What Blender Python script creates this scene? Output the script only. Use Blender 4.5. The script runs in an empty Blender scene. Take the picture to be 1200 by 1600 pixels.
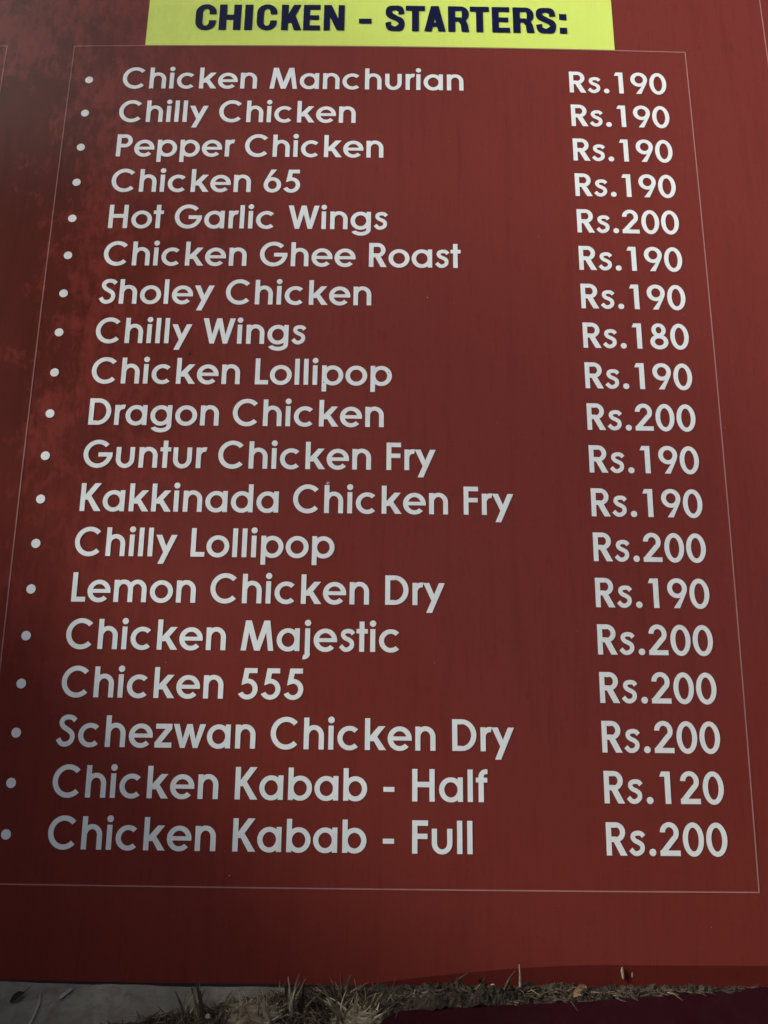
import bpy, bmesh, math, random
from mathutils import Vector, Matrix, noise, geometry
R = math.radians
sin, cos, pi = math.sin, math.cos, math.pi
scene = bpy.context.scene

# ---------------------------------------------------------------- board frame
# One unit U is the spacing of the menu lines.  Board coordinates: X to the
# right, Y down the board, both in lines; Z stands off the face.
U = 0.036
LEAN = R(60)                       # the board leans back, 60 degrees from the ground
Y_BOT = 20.70                      # lower edge of the printed face
EX = Vector((1, 0, 0))
UP = Vector((0, cos(LEAN), sin(LEAN)))
NO = Vector((0, -sin(LEAN), cos(LEAN)))
BASE = Vector((0, 0, 0.004))       # the lower edge stands a few millimetres up

def bow(X, Y):                     # the sheet is slightly bowed
    xc, yc = X - 7, Y - 9
    xc = max(-11, min(13, xc)); yc = max(-13, min(13, yc))
    return -(1.304 * xc * xc + 1.453 * yc * yc - 0.019 * xc * yc) / 1000

def B(X, Y, dz=0.0):               # board point -> world (dz in metres off the face)
    return BASE + U * ((X - 7) * EX + (Y_BOT - Y) * UP + bow(X, Y) * NO) + dz * NO

# ---------------------------------------------------------------- camera
def rotm(w):
    t = w.length
    return Matrix.Rotation(t, 3, w / t)
Rb = rotm(Vector((-0.2188989, 0.00082469, 0.01075734)))   # board -> camera (right, down, forward)
tb = Vector((-0.60519013, -2.17977985, 17.41893293))
Cb = -(Rb.transposed() @ tb)       # camera centre about (7, 9) on the board
def b2w(v): return v.x * EX - v.y * UP - v.z * NO
cam_loc = BASE + U * (b2w(Cb) + (Y_BOT - 9) * UP)
right = b2w(Vector(Rb[0])); down = b2w(Vector(Rb[1])); fwd = b2w(Vector(Rb[2]))
cd = bpy.data.cameras.new('camera'); cam = bpy.data.objects.new('camera', cd)
scene.collection.objects.link(cam)
mw = Matrix((right, -down, -fwd)).transposed().to_4x4(); mw.translation = cam_loc
cam.matrix_world = mw
cd.sensor_fit = 'VERTICAL'; cd.sensor_height = 36; cd.lens = 27.0
cd.clip_start = 0.01; cd.clip_end = 500
scene.camera = cam

def at(px, py, z=0.0):             # where the sight line through a point of the photo meets height z
    d = fwd * 1200 + right * (px - 600) + down * (py - 800)
    return cam_loc + d * ((z - cam_loc.z) / d.z)

# ---------------------------------------------------------------- sky, sun, exposure
SUN_EL, SUN_AZ = 38, 266           # azimuth clockwise from +Y
w = bpy.data.worlds.new('World'); scene.world = w; w.use_nodes = True
nt = w.node_tree; nt.nodes.clear()
sky = nt.nodes.new('ShaderNodeTexSky'); sky.sky_type = 'NISHITA'; sky.sun_disc = False
sky.sun_elevation = R(SUN_EL); sky.sun_rotation = R(SUN_AZ)
sky.air_density = 0.5; sky.dust_density = 10.0; sky.ozone_density = 0.3
bg = nt.nodes.new('ShaderNodeBackground'); bg.inputs[1].default_value = 0.15
out = nt.nodes.new('ShaderNodeOutputWorld')
nt.links.new(sky.outputs[0], bg.inputs[0]); nt.links.new(bg.outputs[0], out.inputs[0])
sl = bpy.data.lights.new('sun', 'SUN'); sl.energy = 1.5; sl.angle = R(10); sl.color = (1.0, 0.96, 0.90)
so = bpy.data.objects.new('sun', sl); scene.collection.objects.link(so)
sd = Vector((sin(R(SUN_AZ)) * cos(R(SUN_EL)), cos(R(SUN_AZ)) * cos(R(SUN_EL)), sin(R(SUN_EL))))
so.rotation_euler = (-sd).to_track_quat('-Z', 'Y').to_euler()
so.location = (0, 0, 10)
vs = scene.view_settings
vs.view_transform = 'Standard'; vs.look = 'None'; vs.gamma = 1; vs.exposure = 1.42
scene.cycles.max_bounces = 6

WALL_H, PX, BLOCKER_H, ADDED_EAVE_Y = 1.35, -.12, .14, .25             # height of the wall opposite; where the person crouches

# ---------------------------------------------------------------- helpers
def link(name, me, mat=None, parent=None):
    o = bpy.data.objects.new(name, me); scene.collection.objects.link(o)
    if mat and me is not None: me.materials.append(mat)
    if parent: o.parent = parent
    return o
def tag(o, label=None, cat=None, group=None, kind=None):
    if label: o['label'] = label
    if cat: o['category'] = cat
    if group: o['group'] = group
    if kind: o['kind'] = kind
    return o
def mesh(name, vs_, fs, smooth=False):
    me = bpy.data.meshes.new(name); me.from_pydata([tuple(v) for v in vs_], [], fs); me.update()
    if smooth: me.shade_smooth()
    return me

class NT:
    def __init__(s, name):
        s.m = bpy.data.materials.new(name); s.m.use_nodes = True
        s.n = s.m.node_tree.nodes; s.l = s.m.node_tree.links; s.p = s.n['Principled BSDF']
        s.tc = s.n.new('ShaderNodeTexCoord')
    def map(s, scale=(1, 1, 1), coord='Object'):
        mp = s.n.new('ShaderNodeMapping'); mp.inputs['Scale'].default_value = scale
        s.l.new(s.tc.outputs[coord], mp.inputs[0]); return mp.outputs[0]
    def noise(s, scale, detail=4, rough=.55, vec=None, dist=0):
        n = s.n.new('ShaderNodeTexNoise'); n.inputs['Scale'].default_value = scale
        n.inputs['Detail'].default_value = detail; n.inputs['Roughness'].default_value = rough
        n.inputs['Distortion'].default_value = dist
        s.l.new(vec if vec is not None else s.tc.outputs['Object'], n.inputs['Vector']); return n.outputs['Fac']
    def ramp(s, fac, pts):
        r = s.n.new('ShaderNodeValToRGB'); e = r.color_ramp.elements
        while len(e) < len(pts): e.new(.5)
        for el, (p, c) in zip(e, pts):
            el.position = p; el.color = (c, c, c, 1) if isinstance(c, (int, float)) else (*c, 1)
        s.l.new(fac, r.inputs[0]); return r.outputs[0]
    def mix(s, fac, a, b, mode='MIX'):
        m = s.n.new('ShaderNodeMix'); m.data_type = 'RGBA'; m.blend_type = mode
        for sock, v in ((m.inputs[0], fac), (m.inputs[6], a), (m.inputs[7], b)):
            if isinstance(v, (int, float)): sock.default_value = v
            elif isinstance(v, tuple): sock.default_value = (*v, 1)
            else: s.l.new(v, sock)
        return m.outputs[2]
    def math(s, op, a, b=0.0):
        m = s.n.new('ShaderNodeMath'); m.operation = op
        for sock, v in ((m.inputs[0], a), (m.inputs[1], b)):
            if isinstance(v, (int, float)): sock.default_value = v
            else: s.l.new(v, sock)
        return m.outputs[0]
    def bump(s, h, strength, dist):
        b = s.n.new('ShaderNodeBump'); b.inputs['Strength'].default_value = strength
        b.inputs['Distance'].default_value = dist; s.l.new(h, b.inputs['Height'])
        s.l.new(b.outputs[0], s.p.inputs['Normal'])
    def set(s, **k):
        for a, v in k.items():
            a = {'color': 'Base Color', 'rough': 'Roughness', 'spec': 'Specular IOR Level'}[a]
            if isinstance(v, (int, float)): s.p.inputs[a].default_value = v
            elif isinstance(v, tuple): s.p.inputs[a].default_value = (*v, 1)
            else: s.l.new(v, s.p.inputs[a])
        return s.m

# ---------------------------------------------------------------- materials
def uvmap(me, f):                 # board coordinates stored as UV, for wear that belongs to the print
    uv = me.uv_layers.new(name='board')
    for lp in me.loops: uv.data[lp.index].uv = f[lp.vertex_index]

def grime_and_shade(t):
    """Dirt and painted leaf shade, in board coordinates: mottled dapple on the left
    margin and faint streaks that run down the board. 0 clean, 1 darkest."""
    sx = t.n.new('ShaderNodeSeparateXYZ'); t.l.new(t.tc.outputs['UV'], sx.inputs[0])
    X, Y = sx.outputs[0], sx.outputs[1]
    mot = t.noise(0.75, 5, .62, t.map((1, .8, 1), 'UV'), .6)
    fine = t.noise(2.6, 6, .7, t.map((1.8, .85, 1), 'UV'), .5)
    m = t.math('ADD', t.math('MULTIPLY', mot, .55), t.math('MULTIPLY', fine, .45))
    edge = t.noise(0.35, 3, .5, t.map((1, 1, 1), 'UV'))
    xx = t.math('ADD', X, t.math('MULTIPLY', t.math('SUBTRACT', edge, .5), 5.0))
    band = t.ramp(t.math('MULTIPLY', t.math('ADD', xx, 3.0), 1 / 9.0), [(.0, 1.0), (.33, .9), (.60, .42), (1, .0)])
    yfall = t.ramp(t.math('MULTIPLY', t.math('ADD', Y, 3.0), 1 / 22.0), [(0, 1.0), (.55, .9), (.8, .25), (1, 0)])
    core = t.ramp(t.math('MULTIPLY', t.math('ADD', t.math('ADD', X, t.math('MULTIPLY', t.math('SUBTRACT', edge, .5), 3.0)), 3.0), 1 / 9.0), [(.12, 1.0), (.42, 0)])  # deeper tone over the left margin, painted for leaf shade
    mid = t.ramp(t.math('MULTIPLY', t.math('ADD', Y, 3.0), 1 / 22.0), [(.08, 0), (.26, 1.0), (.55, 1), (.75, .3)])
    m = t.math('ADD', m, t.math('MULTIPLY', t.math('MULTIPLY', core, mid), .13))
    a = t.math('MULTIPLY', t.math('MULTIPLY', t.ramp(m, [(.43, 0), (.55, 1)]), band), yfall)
    streak = t.noise(1.3, 3, .6, t.map((2.6, .18, 1), 'UV'))
    a = t.math('ADD', a, t.math('MULTIPLY', t.ramp(streak, [(.50, 0), (.72, 1)]), .17))
    return t.math('MINIMUM', a, 1.0)

def sheet_mat(name, col, dirt_shade, k, rough=.2, var=.06, sp=.075):
    t = NT(name); g = grime_and_shade(t)
    f = t.noise(9, 4, .6, t.map((1, 1, 1), 'UV'))
    c = t.mix(f, tuple(x * (1 - var) for x in col), tuple(x * (1 + var) for x in col))
    c = t.mix(t.math('MULTIPLY', g, k), c, dirt_shade)
    lint = t.noise(1, 3, .6, t.map((11, 1.1, 1), 'UV'), .2)          # faint rubbed streaks along the print
    scuff = t.noise(1, 5, .7, t.map((2.2, 3.1, 1), 'UV'), 1.2)
    c = t.mix(t.math('MULTIPLY', t.math('MULTIPLY', t.ramp(lint, [(.50, 0), (.70, 1)]), t.ramp(scuff, [(.42, 0), (.62, 1)])), .22), c, dirt_shade)
    grain = t.noise(420, 2, .5, t.map((1, .35, 1)))
    t.bump(grain, .16, .0003)
    rr = t.math('ADD', rough, t.math('MULTIPLY', t.noise(5, 4, .6, t.map((1, 1, 1), 'UV')), .05))
    return t.set(color=c, rough=rr, spec=sp)

M = {}
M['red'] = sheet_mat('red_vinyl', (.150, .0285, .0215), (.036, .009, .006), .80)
M['white'] = sheet_mat('white_print', (.68, .75, .74), (.45, .46, .42), .45, var=.03)
M['yellow'] = sheet_mat('yellow_green_print', (.555, .71, .14), (.44, .55, .12), .6, var=.02)
M['navy'] = sheet_mat('navy_print', (.006, .009, .040), (.008, .010, .03), .5, sp=.05)
M['line'] = sheet_mat('faded_pink_line', (.34, .17, .155), (.13, .06, .055), .6)
M['black'] = NT('black_edge').set(color=(.008, .008, .008), rough=.7)

# ---------------------------------------------------------------- lettering
# Geometric sans drawn as strokes in a 1000-unit em (cap height 740); the
# strokes of a glyph are merged into one clean flat triangulation.
def bar(x0, y0, x1, y1): return [[(x0, y0), (x1, y0), (x1, y1), (x0, y1)]]
def sl_(x0, y0, x1, y1, w=150):   # slanted stroke with level ends, w measured level
    h = w / 2
    return [[(x0 - h, y0), (x0 + h, y0), (x1 + h, y1), (x1 - h, y1)]]
def arc(cx, cy, rx, ry, wx, wy, a0, a1):
    n = max(6, int(abs(a1 - a0) / 7.5)); q = []
    P = []
    for i in range(n + 1):
        a = R(a0 + (a1 - a0) * i / n)
        P.append(((cx + rx * cos(a), cy + ry * sin(a)), (cx + (rx - wx) * cos(a), cy + (ry - wy) * sin(a))))
    for a, b in zip(P, P[1:]): q.append([a[1], a[0], b[0], b[1]])
    return q
def disc(cx, cy, r, n=28): return [[(cx + r * cos(2 * pi * i / n), cy + r * sin(2 * pi * i / n)) for i in range(n)]]
def spline(pts, w, n=10):
    """Catmull-Rom centre line through pts; w a number or one width per point."""
    ws = w if isinstance(w, (list, tuple)) else [w] * len(pts)
    E_ = [pts[0]] + list(pts) + [pts[-1]]; C = []
    for i in range(1, len(E_) - 2):
        p0, p1, p2, p3 = E_[i - 1:i + 3]
        for j in range(n):
            t = j / n
            f = lambda a, b, c, d: .5 * (2 * b + (c - a) * t + (2 * a - 5 * b + 4 * c - d) * t * t + (3 * b - a - 3 * c + d) * t ** 3)
            C.append((f(p0[0], p1[0], p2[0], p3[0]), f(p0[1], p1[1], p2[1], p3[1]), ws[i - 1] + (ws[i] - ws[i - 1]) * t))
    C.append((*pts[-1], ws[-1]))
    L = []
    for i, (x, y, ww) in enumerate(C):
        a = C[max(0, i - 1)]; b = C[min(len(C) - 1, i + 1)]
        d = math.hypot(b[0] - a[0], b[1] - a[1]) or 1
        nx, ny = -(b[1] - a[1]) / d, (b[0] - a[0]) / d
        L.append(((x + nx * ww / 2, y + ny * ww / 2), (x - nx * ww / 2, y - ny * ww / 2)))
    q_ = []
    for a, b in zip(L, L[1:]):     # where a side folds back on a tight bend, keep the quad simple
        cr = lambda o, p, r: (p[0] - o[0]) * (r[1] - o[1]) - (p[1] - o[1]) * (r[0] - o[0])
        for tri in ((a[0], a[1], b[1]), (a[0], b[1], b[0])):
            if abs(cr(*tri)) > 2: q_.append(list(tri))
    return q_
V, H = 124, 111
def bowlP(): return arc(300, 520, 222, 220, V, H, -90, 90) + bar(150, 620, 301, 740) + bar(150, 300, 301, 420)
def archn(x, wd=488, r=250):      # an arch springing from a stem at x
    return arc(x + wd / 2, 555 - 250 + 12, wd / 2, r, V, H, 0, 172)
def glyphs():
    g = {}
    g['C'] = arc(408, 370, 375, 383, V, H + 6, 43, 317)
    g['D'] = bar(72, 0, 72 + V, 740) + arc(300, 370, 358, 370, V + 4, H, -90, 90) + bar(120, 620, 301, 740) + bar(120, 0, 301, 120)
    g['F'] = bar(70, 0, 70 + V, 740) + bar(150, 620, 445, 740) + bar(150, 325, 432, 443)
    g['G'] = arc(415, 370, 382, 383, V, H + 6, 43, 361) + bar(425, 293, 797, 408)
    g['H'] = bar(66, 0, 66 + V, 740) + bar(480, 0, 480 + V, 740) + bar(150, 325, 500, 447)
    g['K'] = bar(68, 0, 68 + V, 740) + [[(150, 300), (262, 300), (590, 740), (422, 740), (150, 380)]] + [[(196, 408), (300, 470), (612, 0), (440, 0)]]
    g['L'] = bar(72, 0, 72 + V, 740) + bar(150, 0, 425, 122)
    g['M'] = sl_(110, 0, 212, 740, 130) + sl_(790, 0, 688, 740, 130) + [[(143, 740), (292, 740), (520, 0), (380, 0)]] + [[(608, 740), (757, 740), (520, 0), (380, 0)]]
    g['P'] = bar(70, 0, 70 + V, 740) + bowlP()
    g['R'] = bar(66, 0, 66 + V, 740) + bowlP() + [[(225, 330), (375, 345), (555, 0), (395, 0)]]
    g['S'] = spline([(462, 612), (380, 676), (262, 690), (165, 648), (128, 560), (166, 474), (262, 406), (372, 330), (412, 228), (370, 112), (250, 52), (140, 82), (68, 178)], 114)
    g['W'] = [[(14, 740), (156, 740), (330, 0), (210, 0)], [(382, 740), (518, 740), (330, 0), (210, 0)],
              [(382, 740), (518, 740), (690, 0), (570, 0)], [(744, 740), (886, 740), (690, 0), (570, 0)]]
    ring = lambda cx: arc(cx, 272, 283, 285, V, H, 0, 360)
    g['a'] = ring(313) + bar(478, 0, 600, 557)
    g['b'] = ring(347) + bar(60, 0, 182, 740)
    g['d'] = ring(313) + bar(478, 0, 600, 740)
    g['p'] = ring(347) + bar(60, -185, 182, 557)
    g['g'] = ring(313) + bar(478, -10, 600, 557) + arc(322, -8, 278, 190, V, 112, -158, 1)
    g['c'] = arc(325, 272, 293, 285, V, H, 46, 314)
    g['e'] = arc(320, 272, 291, 285, V, H, -9, 318) + bar(120, 227, 608, 322)
    g['f'] = bar(75, 0, 75 + V, 560) + arc(245, 560, 170, 190, V, 112, 88, 180) + bar(236, 638, 292, 750) + bar(12, 447, 285, 557)
    g['h'] = bar(58, 0, 58 + V, 740) + archn(58) + bar(422, 0, 546, 318)
    g['n'] = bar(58, 0, 58 + V, 557) + archn(58) + bar(422, 0, 546, 318)
    g['m'] = bar(58, 0, 58 + V, 557) + archn(58, 480) + bar(414, 0, 538, 318) + archn(404, 480) + bar(760, 0, 884, 318)
    g['u'] = [[(600 - x, 557 - y) for x, y in f] for f in bar(58, 0, 58 + V, 557) + archn(58) + bar(422, 0, 546, 318)]
    g['u'] = bar(54, 240, 178, 557) + arc(298, 238, 244, 250, V, H, 180, 360) + bar(418, 238, 542, 557)
    g['i'] = bar(53, 0, 53 + V, 557) + disc(118, 692, 78)
    g['l'] = bar(53, 0, 53 + V, 740)
    g['j'] = bar(73, -60, 73 + V, 557) + disc(137, 692, 78) + arc(47, -58, 160, 140, V, 110, -100, 1)
    g['k'] = bar(58, 0, 58 + V, 740) + [[(150, 205), (265, 205), (550, 557), (385, 557), (150, 290)]] + [[(220, 300), (320, 362), (572, 0), (402, 0)]]
    g['o'] = arc(320, 272, 291, 285, V, H, 0, 360)
    g['r'] = bar(58, 0, 58 + V, 557) + arc(282, 325, 224, 242, V, 122, 76, 172)
    g['s'] = spline([(375, 430), (318, 490), (224, 502), (140, 470), (120, 398), (168, 334), (262, 288), (332, 226), (330, 126), (250, 56), (150, 56), (60, 140)], 107)
    g['t'] = bar(82, 0, 82 + V, 740) + bar(10, 447, 290, 557)
    g['w'] = [[(8, 557), (148, 557), (300, 0), (190, 0)], [(335, 557), (465, 557), (300, 0), (190, 0)],
              [(335, 557), (465, 557), (610, 0), (500, 0)], [(652, 557), (792, 557), (610, 0), (500, 0)]]
    g['y'] = [[(8, 557), (158, 557), (340, 128), (255, 20)], [(405, 557), (552, 557), (228, -190), (84, -190)]]
    g['z'] = bar(40, 440, 435, 557) + bar(25, 0, 435, 117) + [[(25, 117), (185, 117), (435, 440), (275, 440)]]
    g['0'] = arc(280, 370, 252, 382, V, H + 4, 0, 360)
    g['1'] = [[(232, 740), (366, 740), (366, 0), (232, 0)], [(240, 740), (240, 622), (108, 622), (160, 740)]]
    g['2'] = arc(275, 518, 226, 234, V, H, -38, 178) + [[(40, 0), (210, 105), (460, 385), (345, 445), (40, 95)]] + bar(40, 0, 520, 120)
    g['5'] = bar(176, 620, 488, 740) + [[(176, 740), (310, 740), (245, 380), (108, 330)]] + arc(258, 238, 252, 250, V, H, -152, 124)
    six = arc(280, 238, 250, 250, V, H, 0, 360) + [[(38, 300), (140, 385), (392, 740), (236, 740), (62, 372)]]
    g['6'] = six
    g['9'] = [[(560 - x, 740 - y) for x, y in f] for f in six]
    g['8'] = arc(280, 552, 196, 200, V - 6, H - 8, 0, 360) + arc(280, 205, 246, 217, V, H, 0, 360)
    g['.'] = disc(140, 74, 81)
    g['-'] = bar(78, 212, 342, 322)
    return g
ADV = dict(C=780, D=700, F=480, G=840, H=680, K=620, L=440, M=900, P=560, R=580, S=520, W=900, a=660, b=660, c=640,
           d=660, e=640, f=280, g=660, h=600, i=240, j=260, k=580, l=240, m=940, n=600, o=640, p=660, r=320,
           s=440, t=300, u=600, w=800, y=560, z=460)
for c_ in '0123456789': ADV[c_] = 560
ADV[' '] = 280; ADV['-'] = 420; ADV['.'] = 280

def merge(polys):
    """Union of convex polygons -> (verts, tris) without overlapping faces."""
    vs_, fs = [], []
    for p in polys:
        A_ = sum(p[i][0] * p[(i + 1) % len(p)][1] - p[(i + 1) % len(p)][0] * p[i][1] for i in range(len(p)))
        if abs(A_) < 1: continue
        if A_ < 0: p = p[::-1]
        k = len(vs_); vs_ += [Vector(q) for q in p]; fs.append(list(range(k, k + len(p))))
    r = geometry.delaunay_2d_cdt(vs_, [], fs, 0, 0.05)
    V_, F_, O_ = r[0], r[2], r[5]
    tri = [tuple(f) for f, o in zip(F_, O_) if len(o)]
    used = sorted({i for f in tri for i in f}); ix = {v: i for i, v in enumerate(used)}
    return [(V_[i].x, V_[i].y) for i in used], [tuple(ix[i] for i in f) for f in tri]
GL = {k: merge(v) for k, v in glyphs().items()}
EM = 0.858 / 1000

def place2d(pieces, name, mat, parent, dz):
    """pieces: list of (verts2d in board coords, faces) -> one flat mesh on the bowed face"""
    vs_, fs, uv = [], [], []
    for pv, pf in pieces:
        k = len(vs_)
        for X, Y in pv: vs_.append(B(X, Y, dz)); uv.append((X, Y))
        for f in pf:
            a, b, c = [Vector((*pv[i], 0)) for i in f[:3]]
            n = (b - a).cross(c - a).z
            fs.append(tuple(k + i for i in (f if n < 0 else f[::-1])))
    me = mesh(name, vs_, fs); uvmap(me, uv)
    return link(name, me, mat, parent)

rnd = random.Random(4)
def text(s, X0, Ybase, name, mat, parent, dz=.0004, label=None):
    x = 0; out_ = []
    for ch in s:
        if ch != ' ':
            gv, gf = GL[ch]
            out_.append(([(X0 + (x + a) * EM, Ybase - b * EM) for a, b in gv], gf))
        x += ADV[ch]
    o = place2d(out_, name, mat, parent, dz)
    if label: o['label'] = label
    return o

# ================================================================ THE PLACE
# ---- ground
t = NT('concrete')
n1 = t.noise(14, 6, .6); n2 = t.noise(160, 5, .65); n3 = t.noise(45, 4, .6, None, .8)
c = t.mix(t.ramp(n1, [(.3, 0), (.7, 1)]), (.085, .09, .075), (.25, .252, .215))
c = t.mix(t.math('MULTIPLY', t.ramp(n3, [(.45, 0), (.68, 1)]), .7), c, (.10, .078, .062))
c = t.mix(t.math('MULTIPLY', t.ramp(n2, [(.35, 1), (.5, 0)]), .5), c, (.10, .09, .075))
t.bump(t.math('ADD', n2, n1), .6, .0016)
M['concrete'] = t.set(color=c, rough=.85, spec=.3)
gv, gf = [], []
def axis(lo, hi, c0, c1, fine):
    a = []; x = c0
    while x > lo: a.append(x); x -= max(fine, (c0 - x) * .5 + fine)
    a.append(lo); a.reverse(); x = c0 + fine
    while x < c1: a.append(x); x += fine
    while x < hi: a.append(x); x += max(fine, (x - c1) * .5)
    a.append(hi); return a
xs = axis(-60, 60, -.5, .5, .01); ys = axis(-60, 60, -.15, .05, .005)
for y in ys:
    for x in xs:
        z = .0012 * noise.noise(Vector((x * 22, y * 22, 0))) + .0005 * noise.noise(Vector((x * 120, y * 120, 3))) if abs(x) < 1.2 and -.6 < y < .3 else 0
        gv.append((x, y, z - .0012))
nx = len(xs)
for j in range(len(ys) - 1):
    for i in range(nx - 1): gf.append((j * nx + i, j * nx + i + 1, (j + 1) * nx + i + 1, (j + 1) * nx + i))
tag(link('ground', mesh('ground', gv, gf, True), M['concrete']), 'grey weathered concrete ground under the menu board', kind='structure')

# ---- menu board
board = link('menu_board', None); board.location = (0, 0, 0)
tag(board, 'large red outdoor menu board listing chicken starters and prices in white lettering', 'menu board')
XL, XR, YT = -9.0, 22.0, -6.5
nxp, nyp = 62, 60
pv, pf, puv = [], [], []
for j in range(nyp + 1):
    for i in range(nxp + 1):
        X = XL + (XR - XL) * i / nxp; Y = YT + (Y_BOT - YT) * j / nyp
        pv.append(B(X, Y)); puv.append((X, Y))
n0 = nxp + 1
for j in range(nyp):
    for i in range(nxp): pf.append((j * n0 + i, (j + 1) * n0 + i, (j + 1) * n0 + i + 1, j * n0 + i + 1))
me = mesh('panel', pv, pf, True); uvmap(me, puv)
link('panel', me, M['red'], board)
# backing sheet and black edges; the lower one paints in the shadow gap
def slab(X0, Y0, X1, Y1, z0, z1, seg=30):
    vs_, fs = [], []
    horiz = (X1 - X0) > (Y1 - Y0)
    for i in range(seg + 1):
        a = i / seg
        if horiz: c4 = [(X0 + (X1 - X0) * a, Y0), (X0 + (X1 - X0) * a, Y1)]
        else: c4 = [(X0, Y0 + (Y1 - Y0) * a), (X1, Y0 + (Y1 - Y0) * a)]
        vs_ += [B(*c4[0], z0), B(*c4[1], z0), B(*c4[1], z1), B(*c4[0], z1)]
    for i in range(seg):
        k = 4 * i
        for a, b in ((0, 1), (1, 2), (2, 3), (3, 0)): fs.append((k + a, k + b, k + 4 + b, k + 4 + a))
    fs += [(3, 2, 1, 0), (4 * seg, 4 * seg + 1, 4 * seg + 2, 4 * seg + 3)]
    me = mesh('slab', vs_, fs)
    bm = bmesh.new(); bm.from_mesh(me); bmesh.ops.recalc_face_normals(bm, faces=bm.faces); bm.to_mesh(me); bm.free()
    return me
for (a, b, c_, d) in ((XL, Y_BOT, XR, Y_BOT + .12), (XL, YT - .1, XR, YT)):
    me = slab(a, b, c_, d, -.006, .0006); me.name = 'edge_or_shade_strip'; link('edge_or_shade_strip', me, M['black'], board)
for (a, b, c_, d) in ((XL - .1, YT, XL, Y_BOT), (XR, YT, XR + .1, Y_BOT)):
    me = slab(a, b, c_, d, -.006, .0006); me.name = 'edge_or_shade_strip'; link('edge_or_shade_strip', me, M['black'], board)
bv = [B(X, Y, -.0055) for X, Y in ((XL, YT), (XR, YT), (XR, Y_BOT), (XL, Y_BOT))]
link('backing_sheet', mesh('backing_sheet', [v - NO * .012 for v in bv], [(0, 1, 2, 3)]), M['black'], board)

def rect(X0, Y0, X1, Y1, name, mat, dz=.0003, label=None):
    nX = max(1, int((X1 - X0) / .5)); nY = max(1, int((Y1 - Y0) / .5))
    v = [(X0 + (X1 - X0) * i / nX, Y0 + (Y1 - Y0) * j / nY) for j in range(nY + 1) for i in range(nX + 1)]
    f = [(j * (nX + 1) + i, j * (nX + 1) + i + 1, (j + 1) * (nX + 1) + i + 1, (j + 1) * (nX + 1) + i) for j in range(nY) for i in range(nX)]
    o = place2d([(v, f)], name, mat, board, dz)
    if label: o['label'] = label
    return o
M['foot_shade'] = sheet_mat('dark_red_foot_shade', (.082, .014, .011), (.02, .006, .005), .5)  # contact shade along the foot, painted as darker red
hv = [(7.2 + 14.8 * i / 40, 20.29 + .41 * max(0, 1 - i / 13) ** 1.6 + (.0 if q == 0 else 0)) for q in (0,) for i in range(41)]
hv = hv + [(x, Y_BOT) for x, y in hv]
o = place2d([(hv, [(i, i + 1, 42 + i, 41 + i) for i in range(40)])], 'foot_shade_strip', M['foot_shade'], board, .0006); o['label'] = 'painted shade strip along the lower edge, right of centre'
LW = .013
BX0, BX1, BY0, BY1 = -.489, 15.264, -1.055, 18.942
rect(BX0 - LW, BY0 - LW, BX1 + LW, BY0 + LW, 'frame_line', M['line'])
rect(BX0 - LW, BY1 - LW, BX1 + LW, BY1 + LW, 'frame_line', M['line'])
rect(BX0 - LW, BY0 + LW, BX0 + LW, BY1 - LW, 'frame_line', M['line'])
rect(BX1 - LW, BY0 + LW, BX1 + LW, BY1 - LW, 'frame_line', M['line'])
# outlines of the neighbouring price boxes
rect(-8.6, -1.09, -2.24, -1.09 + 2 * LW, 'frame_line', M['line'], label='top line of the next box on the left')
rect(-2.24 - 2 * LW, -1.064, -2.24, BY1, 'frame_line', M['line'], label='side line of the next box on the left')
rect(17.39, -6.0, 17.39 + 2 * LW, BY1, 'frame_line', M['line'], label='side line of the next box on the right')

banner = rect(1.345, -3.35, 13.44, BY0 - .012, 'heading_banner', M['yellow'], dz=.0005)

# heading: heavy condensed capitals, each fitted to its own width
def heavy(ch):                     # box 0..1 wide handled as 0..100 by 0..100
    b = lambda x0, y0, x1, y1: [[(x0, y0), (x1, y0), (x1, y1), (x0, y1)]]
    if ch == 'C': return arc(50, 68, 50, 33, 34, 18, 8, 180) + b(0, 31.9, 34, 68.1) + arc(50, 32, 50, 33, 34, 18, 180, 350) + b(66, 62, 99.4, 72.5) + b(66, 26.5, 99, 38)
    if ch == 'H': return b(0, 0, 34, 100) + b(66, 0, 100, 100) + b(30, 40, 70, 60)
    if ch == 'I': return b(0, 0, 100, 100)
    if ch == 'K': return b(0, 0, 34, 100) + [[(30, 28), (50, 28), (98, 100), (60, 100), (30, 58)]] + [[(38, 56), (62, 72), (102, 0), (64, 0)]]
    if ch == 'E': return b(0, 0, 38, 100) + b(30, 81, 99, 100) + b(30, 0, 100, 19) + b(30, 41, 92, 59)
    if ch == 'N': return b(0, 0, 30, 100) + b(70, 0, 100, 100) + [[(0, 100), (36, 100), (100, 0), (64, 0)]]
    if ch == '-': return b(0, 28, 100, 47)
    if ch == 'S': return spline([(84, 66), (80, 84), (50, 91), (20, 84), (17, 70), (34, 58), (62, 48), (84, 35), (80, 17), (50, 9), (20, 16), (15, 35)], [32, 27, 17, 27, 32, 25, 22, 30, 32, 17, 27, 32], 8)
    if ch == 'T': return b(0, 80, 100, 100) + b(32, 0, 68, 100)
    if ch == 'A': return [[(0, 0), (34, 0), (66, 100), (32, 100)], [(66, 0), (100, 0), (68, 100), (34, 100)]] + b(22, 18, 78, 35)
    if ch == 'R': return b(0, 0, 34, 100) + b(30, 82, 62, 100) + b(30, 40, 62, 57) + arc(62, 70, 37, 30, 33, 13, -90, 90) + [[(46, 44), (82, 50), (93, 30), (100, 0), (64, 0), (60, 28)]]
    if ch == ':': return b(0, 0, 100, 23) + b(0, 54, 100, 77)
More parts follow.
